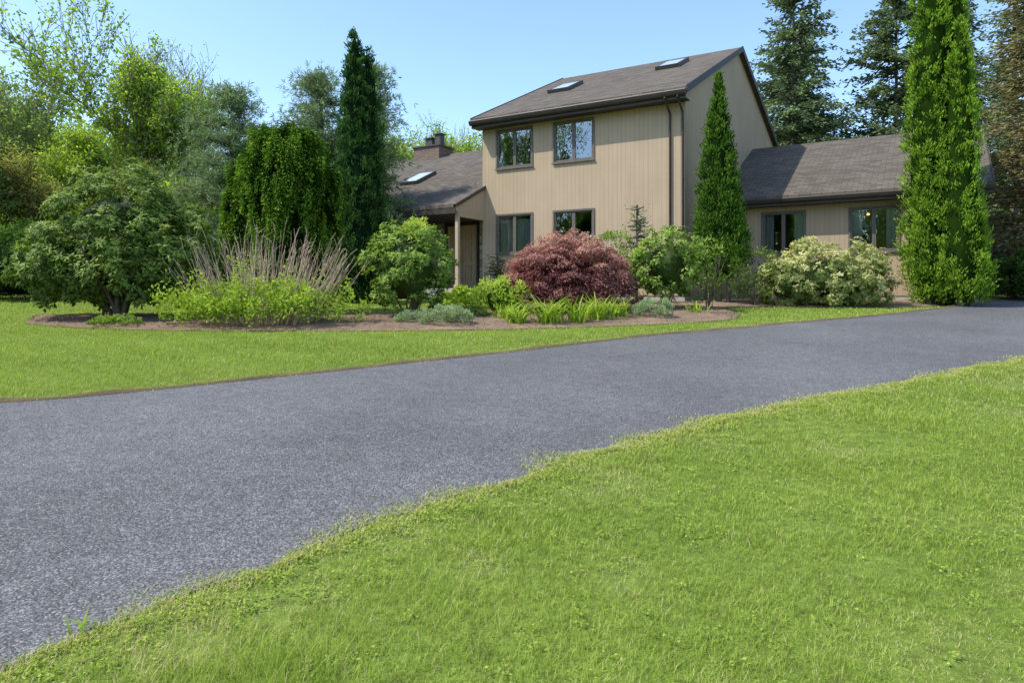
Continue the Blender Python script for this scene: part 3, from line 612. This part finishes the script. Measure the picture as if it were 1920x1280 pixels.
# arborvitae
def arb(S,rng,cols,dens,L,W,crad=.15,tb=.3,tr=.35,z0=.1,rough=.1):
    for dx,dy,Hh,R,pw in cols:
        prof=lambda t:R*np.minimum(1,(.55+t*3.2))*np.clip(1-t,0,1)**pw
        ts=np.linspace(0,1,14); S.revol((dx,dy,z0+.05),[(prof(t)*.74*(1 if t<1 else 0),t*(Hh-z0)*.97) for t in ts],0.02)
        ncl=int(dens*Hh*R*6.28*.6); t=1-np.sqrt(rng.uniform(0,1,ncl)); t=np.where(rng.random(ncl)<.45,rng.uniform(0,1,ncl),t); az=rng.uniform(0,6.283,ncl)
        lump=1+rough*(np.sin(az*5+t*9+dx)+np.sin(az*3-t*17))*.6+rng.normal(size=ncl)*rough*.7
        rr=np.maximum(prof(t)*lump-crad*.4,.02)
        cen=np.stack([dx+rr*np.cos(az),dy+rr*np.sin(az),z0+t*(Hh-z0)],-1); out=np.stack([np.cos(az),np.sin(az),0*az],-1)
        per=24; i=np.repeat(np.arange(ncl),per); n=len(i)
        sc=(.6+.5*(1-t))[i][:,None]; o=runit(rng,n); P=cen[i]+o*[1,1,1.35]*crad*sc*rng.uniform(.2,1,n)[:,None]
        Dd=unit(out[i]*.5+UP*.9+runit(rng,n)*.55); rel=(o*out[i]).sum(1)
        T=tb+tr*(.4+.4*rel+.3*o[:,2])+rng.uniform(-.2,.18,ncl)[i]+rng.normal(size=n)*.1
        S.leaves(rng,P,Dd,L*rng.uniform(.6,1.2,n),W*rng.uniform(.7,1.2,n),T)
def arbtree(label,x,y,cols,mat,seed,dens=34,L=.1,W=.038,z0=.1,**k):
    rng=np.random.default_rng(seed); T=thing('arborvitae_tree',label,'tree',(x,y,gzs(y)))
    S=Soup(); arb(S,rng,cols,dens,L,W,z0=z0,**k); link('crown',S.mesh('crown',mat),T)
    sg=[(np.array([c[0],c[1],-.1]),np.array([c[0],c[1],c[2]*.8]),c[3]*.13,.02) for c in cols]; link('trunk',tubemesh('trunk',sg,BARK,7),T); return T
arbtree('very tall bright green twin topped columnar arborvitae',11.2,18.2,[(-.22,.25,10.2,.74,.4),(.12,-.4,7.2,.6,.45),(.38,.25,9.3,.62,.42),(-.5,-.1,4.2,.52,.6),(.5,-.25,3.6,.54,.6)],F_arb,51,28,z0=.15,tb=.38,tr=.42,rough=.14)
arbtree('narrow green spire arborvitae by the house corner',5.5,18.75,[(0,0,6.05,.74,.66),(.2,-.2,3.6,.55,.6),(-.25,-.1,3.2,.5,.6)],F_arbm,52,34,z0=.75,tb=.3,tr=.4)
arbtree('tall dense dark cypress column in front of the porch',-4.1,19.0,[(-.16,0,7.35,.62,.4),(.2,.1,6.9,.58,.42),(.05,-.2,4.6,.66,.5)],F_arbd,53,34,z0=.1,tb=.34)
# weeping spruce
rng=np.random.default_rng(61); T=thing('weeping_spruce_tree','weeping bright tipped green spruce with drooping layered branches','tree',(-5.2,15.6,gzs(15.6))); S=Soup()
def hub(cx,cy,z0,ztop,R,dome,nt_,fill=0):
    ngr=max(6,nt_//7); ga=(np.arange(ngr)*2.399+rng.uniform(0,.6,ngr))%6.283; gzz=rng.permutation((np.arange(ngr)+.5)/ngr)**1.05; grr=rng.uniform(.8,1.16,ngr); gb=rng.uniform(-.16,.16,ngr)
    for k in range(nt_+fill):
        inner=k>=nt_
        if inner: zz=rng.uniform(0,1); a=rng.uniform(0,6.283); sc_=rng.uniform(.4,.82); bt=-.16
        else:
            gi=k%ngr; zz=gzz[gi]+rng.normal()*.05; a=ga[gi]+rng.normal()*.24; sc_=grr[gi]*rng.uniform(.88,1.06); bt=gb[gi]
        z=ztop-(ztop-z0)*min(1,max(0,zz)); zc=ztop-dome
        rr=R*(math.sqrt(max(0,1-((z-zc)/dome)**2)) if z>zc else (1-.12*(zc-z)/(zc-z0+.01)))*sc_
        o=np.array([math.cos(a),math.sin(a),0]); c=np.array([cx,cy,z+.12])+o*rr*np.array([1,1,0])
        ln=rng.uniform(.3,.8)*(1 if z<zc else .7); th=rng.uniform(.07,.13)*(1.3 if inner else 1); m=int(160*ln/.5); s=rng.uniform(0,1,m); dd=runit(rng,m)
        arc=np.sin(s*1.6)*.1
        P=c+o*arc[:,None]-UP*(s*ln)[:,None]+dd*[1,1,.6]*(th*(1-.65*s))[:,None]
        P[:,2]=np.maximum(P[:,2],.1)
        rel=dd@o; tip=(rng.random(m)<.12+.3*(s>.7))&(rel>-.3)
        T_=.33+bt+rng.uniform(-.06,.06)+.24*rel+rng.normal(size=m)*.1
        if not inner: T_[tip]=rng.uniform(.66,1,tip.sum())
        S.leaves(rng,P,unit(o*.45+dd*.7-UP*.7),rng.uniform(.045,.09,m),.028,T_)
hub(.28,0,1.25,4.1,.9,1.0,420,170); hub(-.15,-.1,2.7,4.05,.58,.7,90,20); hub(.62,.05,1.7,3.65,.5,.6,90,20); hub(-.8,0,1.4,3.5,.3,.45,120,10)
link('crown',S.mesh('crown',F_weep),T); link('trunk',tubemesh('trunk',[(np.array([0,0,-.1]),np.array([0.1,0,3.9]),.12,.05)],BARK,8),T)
# deciduous
def grow(rng,p,d,L,r,lev,mx,segs,tips,up,spread,nch=2):
    n=3
    for i in range(n):
        q=p+d*L/n; r1=r*(1-.3*(i+1)/n); segs.append((p,q,r*(1-.3*i/n),r1)); p=q
        if lev>=mx-1: tips.append((p,d))
        d=unit(d+rng.normal(size=3)*.16+UP*up)
        if lev<mx and i>=(0 if lev else 1):
            for _ in range(nch if i<n-1 else nch+1):
                pr=unit(np.cross(d,rng.normal(size=3))); grow(rng,p,unit(d+pr*spread*rng.uniform(.6,1.3)),L*rng.uniform(.5,.75),r1*.5,lev+1,mx,segs,tips,up,spread,nch)
def decid(name,label,x,y,H_,mat,seed,per=26,L=.14,W=.09,crad=.35,mx=3,up=.12,spread=.75,r0=None,bark=BARKG,nch=2,tb=.4,tr=.3,keep=1.0):
    rng=np.random.default_rng(seed); T=thing(name,label,'tree',(x,y,gzs(y))); segs=[];tips=[]
    grow(rng,np.zeros(3)-UP*.1,unit(np.array([rng.normal()*.05,rng.normal()*.05,1])),H_*.52,r0 or H_*.016,0,mx,segs,tips,up,spread,nch)
    zs=np.array([t[0][2] for t in tips]); sc=H_/np.quantile(zs,.998); segs=[(a*sc,b_*sc,max(c*sc,.012),max(e*sc,.008)) for a,b_,c,e in segs]
    link('trunk',tubemesh('trunk',segs,bark,4),T)
    tp=np.array([t[0] for t in tips])*sc; tp=tp[rng.random(len(tp))<keep]; S=Soup(); i=np.repeat(np.arange(len(tp)),per); n=len(i)
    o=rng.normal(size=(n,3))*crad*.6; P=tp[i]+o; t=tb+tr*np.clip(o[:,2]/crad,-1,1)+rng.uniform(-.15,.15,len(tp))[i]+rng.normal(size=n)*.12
    S.leaves(rng,P,runit(rng,n)-UP*.3,L*rng.uniform(.6,1.2,n),W*rng.uniform(.7,1.2,n),t); link('crown',S.mesh('crown',mat),T); return T
def copything(T,x,y,sc,rz,label=None,group=None):
    n=T.copy(); COL.objects.link(n); n.location=(x,y,gzs(y)); n.scale=(sc,)*3; n.rotation_euler=(0,0,rz)
    if label: n['label']=label
    for c in T.children:
        d=c.copy(); COL.objects.link(d); d.parent=n
    return n
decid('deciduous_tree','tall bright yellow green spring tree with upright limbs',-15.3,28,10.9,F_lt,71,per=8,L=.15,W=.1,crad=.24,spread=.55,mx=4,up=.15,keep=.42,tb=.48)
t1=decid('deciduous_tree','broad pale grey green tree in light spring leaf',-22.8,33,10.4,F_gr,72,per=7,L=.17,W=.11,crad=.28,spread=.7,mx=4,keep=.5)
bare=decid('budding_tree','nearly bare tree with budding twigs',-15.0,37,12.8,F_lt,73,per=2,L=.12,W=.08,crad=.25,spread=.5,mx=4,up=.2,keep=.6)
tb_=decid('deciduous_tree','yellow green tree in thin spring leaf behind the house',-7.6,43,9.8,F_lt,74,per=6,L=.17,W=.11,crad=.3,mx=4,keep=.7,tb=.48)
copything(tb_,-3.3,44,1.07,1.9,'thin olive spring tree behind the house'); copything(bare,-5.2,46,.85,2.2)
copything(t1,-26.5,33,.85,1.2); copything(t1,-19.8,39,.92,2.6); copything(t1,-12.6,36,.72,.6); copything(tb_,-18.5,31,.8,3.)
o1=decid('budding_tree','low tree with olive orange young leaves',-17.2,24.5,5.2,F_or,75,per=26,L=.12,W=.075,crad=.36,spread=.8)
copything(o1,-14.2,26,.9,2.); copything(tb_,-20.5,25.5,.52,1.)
def pine(label,x,y,H_,R,seed,zb=.6,mat=F_pine,nt_=7,dn=22):
    rng=np.random.default_rng(seed); T=thing('pine_tree',label,'tree',(x,y,gzs(y))); S=Soup(); segs=[(np.array([0,0,-.1]),np.array([.05,0,H_*.97]),.16,.03)]
    nb=int(H_*dn)
    for k in range(nb):
        t=rng.uniform(0,1)**.9; z=zb+t*(H_-zb); l=R*(1-t)**.55*rng.uniform(.6,1.12)+.2; a=rng.uniform(0,6.283)
        m=int(14+l*14); s=np.linspace(.15,1,m)*l; di=np.array([math.cos(a),math.sin(a),0]); C=np.array([0,0,z])+di*s[:,None]; C[:,2]+=s*.12-.05*s*s*1.2
        segs.append((np.array([0,0,z]),C[-1],.03,.006))
        sp=(rng.normal(size=(m,3))*[.2,.2,.1])*(.4+s/l)[:,None]; C=C+sp; bt=rng.uniform(-.14,.14)
        i=np.repeat(np.arange(m),nt_); n=len(i); D=unit(runit(rng,n)+di*.7+UP*.25)
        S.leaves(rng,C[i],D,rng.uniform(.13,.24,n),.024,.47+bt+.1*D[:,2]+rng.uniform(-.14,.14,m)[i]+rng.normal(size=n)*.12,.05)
    link('crown',S.mesh('crown',mat),T); link('trunk',tubemesh('trunk',segs,BARK,5),T); return T
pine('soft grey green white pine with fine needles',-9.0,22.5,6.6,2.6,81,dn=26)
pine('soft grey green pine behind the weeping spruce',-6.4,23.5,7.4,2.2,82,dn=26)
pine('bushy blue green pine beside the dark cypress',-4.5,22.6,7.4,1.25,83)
def spruce(name,label,x,y,H_,R,seed,mat=F_spr,dens=11,zb=.8,L=.38,W=.1,fill=34,pw=.75,dr=.13):
    rng=np.random.default_rng(seed); T=thing(name,label,'tree',(x,y,gzs(y))); S=Soup(); segs=[(np.array([0,0,-.1]),np.array([0,0,H_]),H_*.014,.02)]
    for k in range(int(H_*dens)):
        t=rng.uniform(0,1); z=zb+t*(H_-zb); l=(R*(1-t)**pw)*rng.uniform(.5,1.15)+.15; a=rng.uniform(0,6.283); di=np.array([math.cos(a),math.sin(a),0]); sd=np.array([-di[1],di[0],0])
        m=int(6+l*fill/2); s=rng.uniform(.12,1,m)*l; ris=rng.uniform(-.2,.55); C=np.array([0,0,z])+di*s[:,None]; C[:,2]+=ris*s-dr*s*s
        e=np.array([0,0,z])+di*l; e[2]+=ris*l-dr*l*l; segs.append((np.array([0,0,z]),e,.035,.008))
        sg_=rng.choice([-1,1],m)[:,None]; D=unit(di*.7+sd*sg_*rng.uniform(.2,1,m)[:,None]-UP*rng.uniform(-.4,.7,m)[:,None])
        C=C+rng.normal(size=(m,3))*[.12,.12,.1]
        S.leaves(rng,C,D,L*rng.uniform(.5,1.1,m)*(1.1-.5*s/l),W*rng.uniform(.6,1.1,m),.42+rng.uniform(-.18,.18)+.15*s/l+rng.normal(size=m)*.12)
    link('crown',S.mesh('crown',mat),T); link('trunk',tubemesh('trunk',segs,BARK,5),T); return T
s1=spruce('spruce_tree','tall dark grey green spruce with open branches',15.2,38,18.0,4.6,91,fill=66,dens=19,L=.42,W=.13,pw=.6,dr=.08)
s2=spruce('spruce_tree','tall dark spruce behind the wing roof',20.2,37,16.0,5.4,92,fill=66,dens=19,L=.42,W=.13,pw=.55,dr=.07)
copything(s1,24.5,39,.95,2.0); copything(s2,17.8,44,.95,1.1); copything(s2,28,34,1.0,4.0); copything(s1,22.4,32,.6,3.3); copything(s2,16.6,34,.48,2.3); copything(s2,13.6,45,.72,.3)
spruce('cedar_tree','tall brown tinged cedar at the driveway edge',15.9,21.5,12.5,1.9,93,F_cedar,26,.3,.26,.08,64)
spruce('cedar_tree','dark green cedar behind the brown one',18.2,25.5,13.5,2.4,94,F_spr,18,.3,.3,.08,50)
spruce('spruce_tree','dark spruce at the edge of the lawn',-16.6,21.5,6.6,1.6,95,F_drk,18,.3,.3,.08,50)
def f(S,r):
    S.core(r,(0,0,.9),(1.2,1.0,.75)); mound(S,r,(0,0,1.0),(1.9,1.5,1.25),100,.35,60,.13,.06,low=-.6,tb=.3,tr=.4)
h1=shrub('hedge_shrub','dense dark green shrub along the wooded edge',-13.9,20.3,f,F_drk,101,(6,.8,.6,.04))
for i,(x,y,s,r) in enumerate([(-17,20.5,1.1,1),(-11.3,21.5,1.1,2),(-20,22,1.3,3),(-8.6,20.6,.75,4),(-10.2,25,1.4,1.5),(16.8,19.2,.85,.7),(15.1,20.2,.7,1.1),(19.2,20.4,1.1,5)]): copything(h1,x,y,s,r)
def f(S,r):
    S.core(r,(0,0,1.5),(1.1,1.0,1.1)); mound(S,r,(0,0,1.7),(2.1,1.8,1.9),100,.42,60,.14,.08,low=-.7,tb=.35,tr=.4)
h2=shrub('yellow_green_shrub','big light green shrub at the wood edge',-16.2,27.0,f,F_lt,102,(6,1.3,.6,.05))
for x,y,s,r in [(-12.4,28.5,1.3,2),(-21,28.5,1.4,1),(-8.2,28.5,1.3,4),(-24.5,26,1.4,5),(-16,31,1.6,2.5),(-13.2,23.2,.8,1)]: copything(h2,x,y,s,r)
# woods far off
rng=np.random.default_rng(111); S=Soup()
tpf=lambda x:8.0+1.8*np.sin(x*.13)+1.3*np.sin(x*.37+1)+1.0*np.sin(x*.9)+3.2/(1+np.exp((x+14)/3))
nc=1700; x=rng.uniform(-75,75,nc); z=rng.uniform(0,1,nc)**.8*tpf(x); y=rng.uniform(50,58,nc)
i=np.repeat(np.arange(nc),46); n=len(i); o=runit(rng,n)*rng.uniform(.2,1.3,n)[:,None]; P=np.stack([x,y,z+1.4],-1)[i]+o
S.leaves(rng,P,runit(rng,n),rng.uniform(.3,.6,n),.3,.4+.2*o[:,2]+rng.uniform(-.25,.2,nc)[i]+rng.normal(size=n)*.1)
xx=np.linspace(-80,80,60); tp=tpf(xx)-1.5; Vw=np.concatenate([np.stack([xx,xx*0+59,xx*0+1],-1),np.stack([xx,xx*0+59,tp],-1)]); kk=np.arange(59); S.add(Vw,np.stack([kk,kk+1,kk+61,kk+60],1),np.zeros(120))
wm=S.mesh('woods',F_gr); w=link('woods',wm); struct(w,'stuff','far off mixed woods in spring leaf','woods')
w2=link('woods',wm,None,(8,-8,-1.5),math.pi/2); w2.scale=(1,1,1.9); struct(w2,'stuff','woods beside the property mirrored in the windows','woods')
# bed plants
for i,(x,y,n,L) in enumerate([(.1,13.6,70,.6),(.7,13.6,95,.72),(1.25,13.85,80,.66),(1.75,14.2,80,.7),(2.15,14.6,60,.62),(4.1,15.6,30,.45),(-.15,14.2,50,.5)]):
    strapplant('daylily_plant','clump of arching bright green daylily leaves in mulch','plant',x,y,n,L*1.12,.036,200+i,F_yel,.1,(.35,1.05),(.25,.65),(.25,.8),'daylily clumps along the bed')
def low(name,label,x,y,rad,seed,mat,ncl,per,L,W,tb,tr,grp=None):
    rng=np.random.default_rng(seed); S=Soup(); mound(S,rng,(0,0,rad[2]*.15),rad,ncl,.09,per,L,W,low=-.05,tb=tb,tr=tr,up=.5); return tag(link(name,S.mesh(name,mat),None,(x,y,gzs(y)+.03)),label,'plant',grp)
low('groundcover_plant','low grey green catmint mound in mulch',-1.25,13.35,(.55,.4,.32),221,F_cat,70,50,.045,.02,.4,.4)
low('groundcover_plant','grey green rounded groundcover beside the lawn edge',2.95,14.7,(.42,.4,.36),222,F_cat,60,50,.045,.02,.4,.4)
low('groundcover_plant','grey green sprawling plant under the rhododendron',-1.9,13.7,(.4,.3,.2),223,F_cat,40,40,.045,.02,.35,.4)
low('hosta_plant','leafy green hosta near the porch step',-1.15,17.2,(.6,.5,.42),224,F_lt,40,20,.14,.09,.4,.35)
low('groundcover_plant','small dark green plant by the maple',-.75,14.6,(.3,.3,.2),225,F_rho,30,30,.06,.03,.4,.35)
low('groundcover_plant','low green plant at the bed edge',-7.4,13.2,(.5,.35,.16),226,F_rhoy,40,30,.05,.03,.4,.35)
spruce('dwarf_conifer','small weeping conifer against the house wall',-.42,20.3,1.25,.55,227,F_arbd,44,.05,.16,.035,60)
spruce('dwarf_conifer','slender grey green conifer standing above shrubs',3.25,18.3,2.6,.36,228,F_pine,34,.1,.13,.03,50)
strapplant('weed_plant','small green weed growing at the driveway edge','plant',-1.66,2.72,9,.075,.012,230,F_yel,.015,(.5,1.2),(.2,.5),(.4,.8))
# ------------------------------------------------------------ light, sky, camera
sd=Vector((-1.3716,-.3444,1.9)).normalized()
L=bpy.data.lights.new('sun','SUN'); L.energy=5.0; L.angle=math.radians(.5); L.color=(1,.96,.88)
lo=bpy.data.objects.new('sun',L); COL.objects.link(lo); lo.rotation_euler=sd.to_track_quat('Z','Y').to_euler(); lo.location=(-20,-5,30)
W=bpy.data.worlds.new('World'); scene.world=W; W.use_nodes=True; nt=W.node_tree
sk=nt.nodes.new('ShaderNodeTexSky'); sk.sky_type='NISHITA'; sk.sun_disc=False; sk.sun_elevation=math.asin(sd.z); sk.sun_rotation=math.atan2(sd.x,sd.y)
sk.air_density=1.0; sk.dust_density=.8; sk.ozone_density=1.6
mu=mixc(nt,1.0,sk.outputs[0],(1.85,1.98,2.08),'MULTIPLY')
nt.links.new(mu,nt.nodes['Background'].inputs[0]); nt.nodes['Background'].inputs[1].default_value=.15
cd=bpy.data.cameras.new('camera'); cam=bpy.data.objects.new('camera',cd); COL.objects.link(cam); cam.location=(0,0,EYE); cam.rotation_euler=(math.pi/2,0,0)
cd.sensor_width=36; cd.lens=24.75; cd.shift_y=-87/1920; cd.clip_end=2000; cd.clip_start=.05; scene.camera=cam
scene.view_settings.view_transform='Standard'; scene.view_settings.look='None'; scene.view_settings.exposure=0
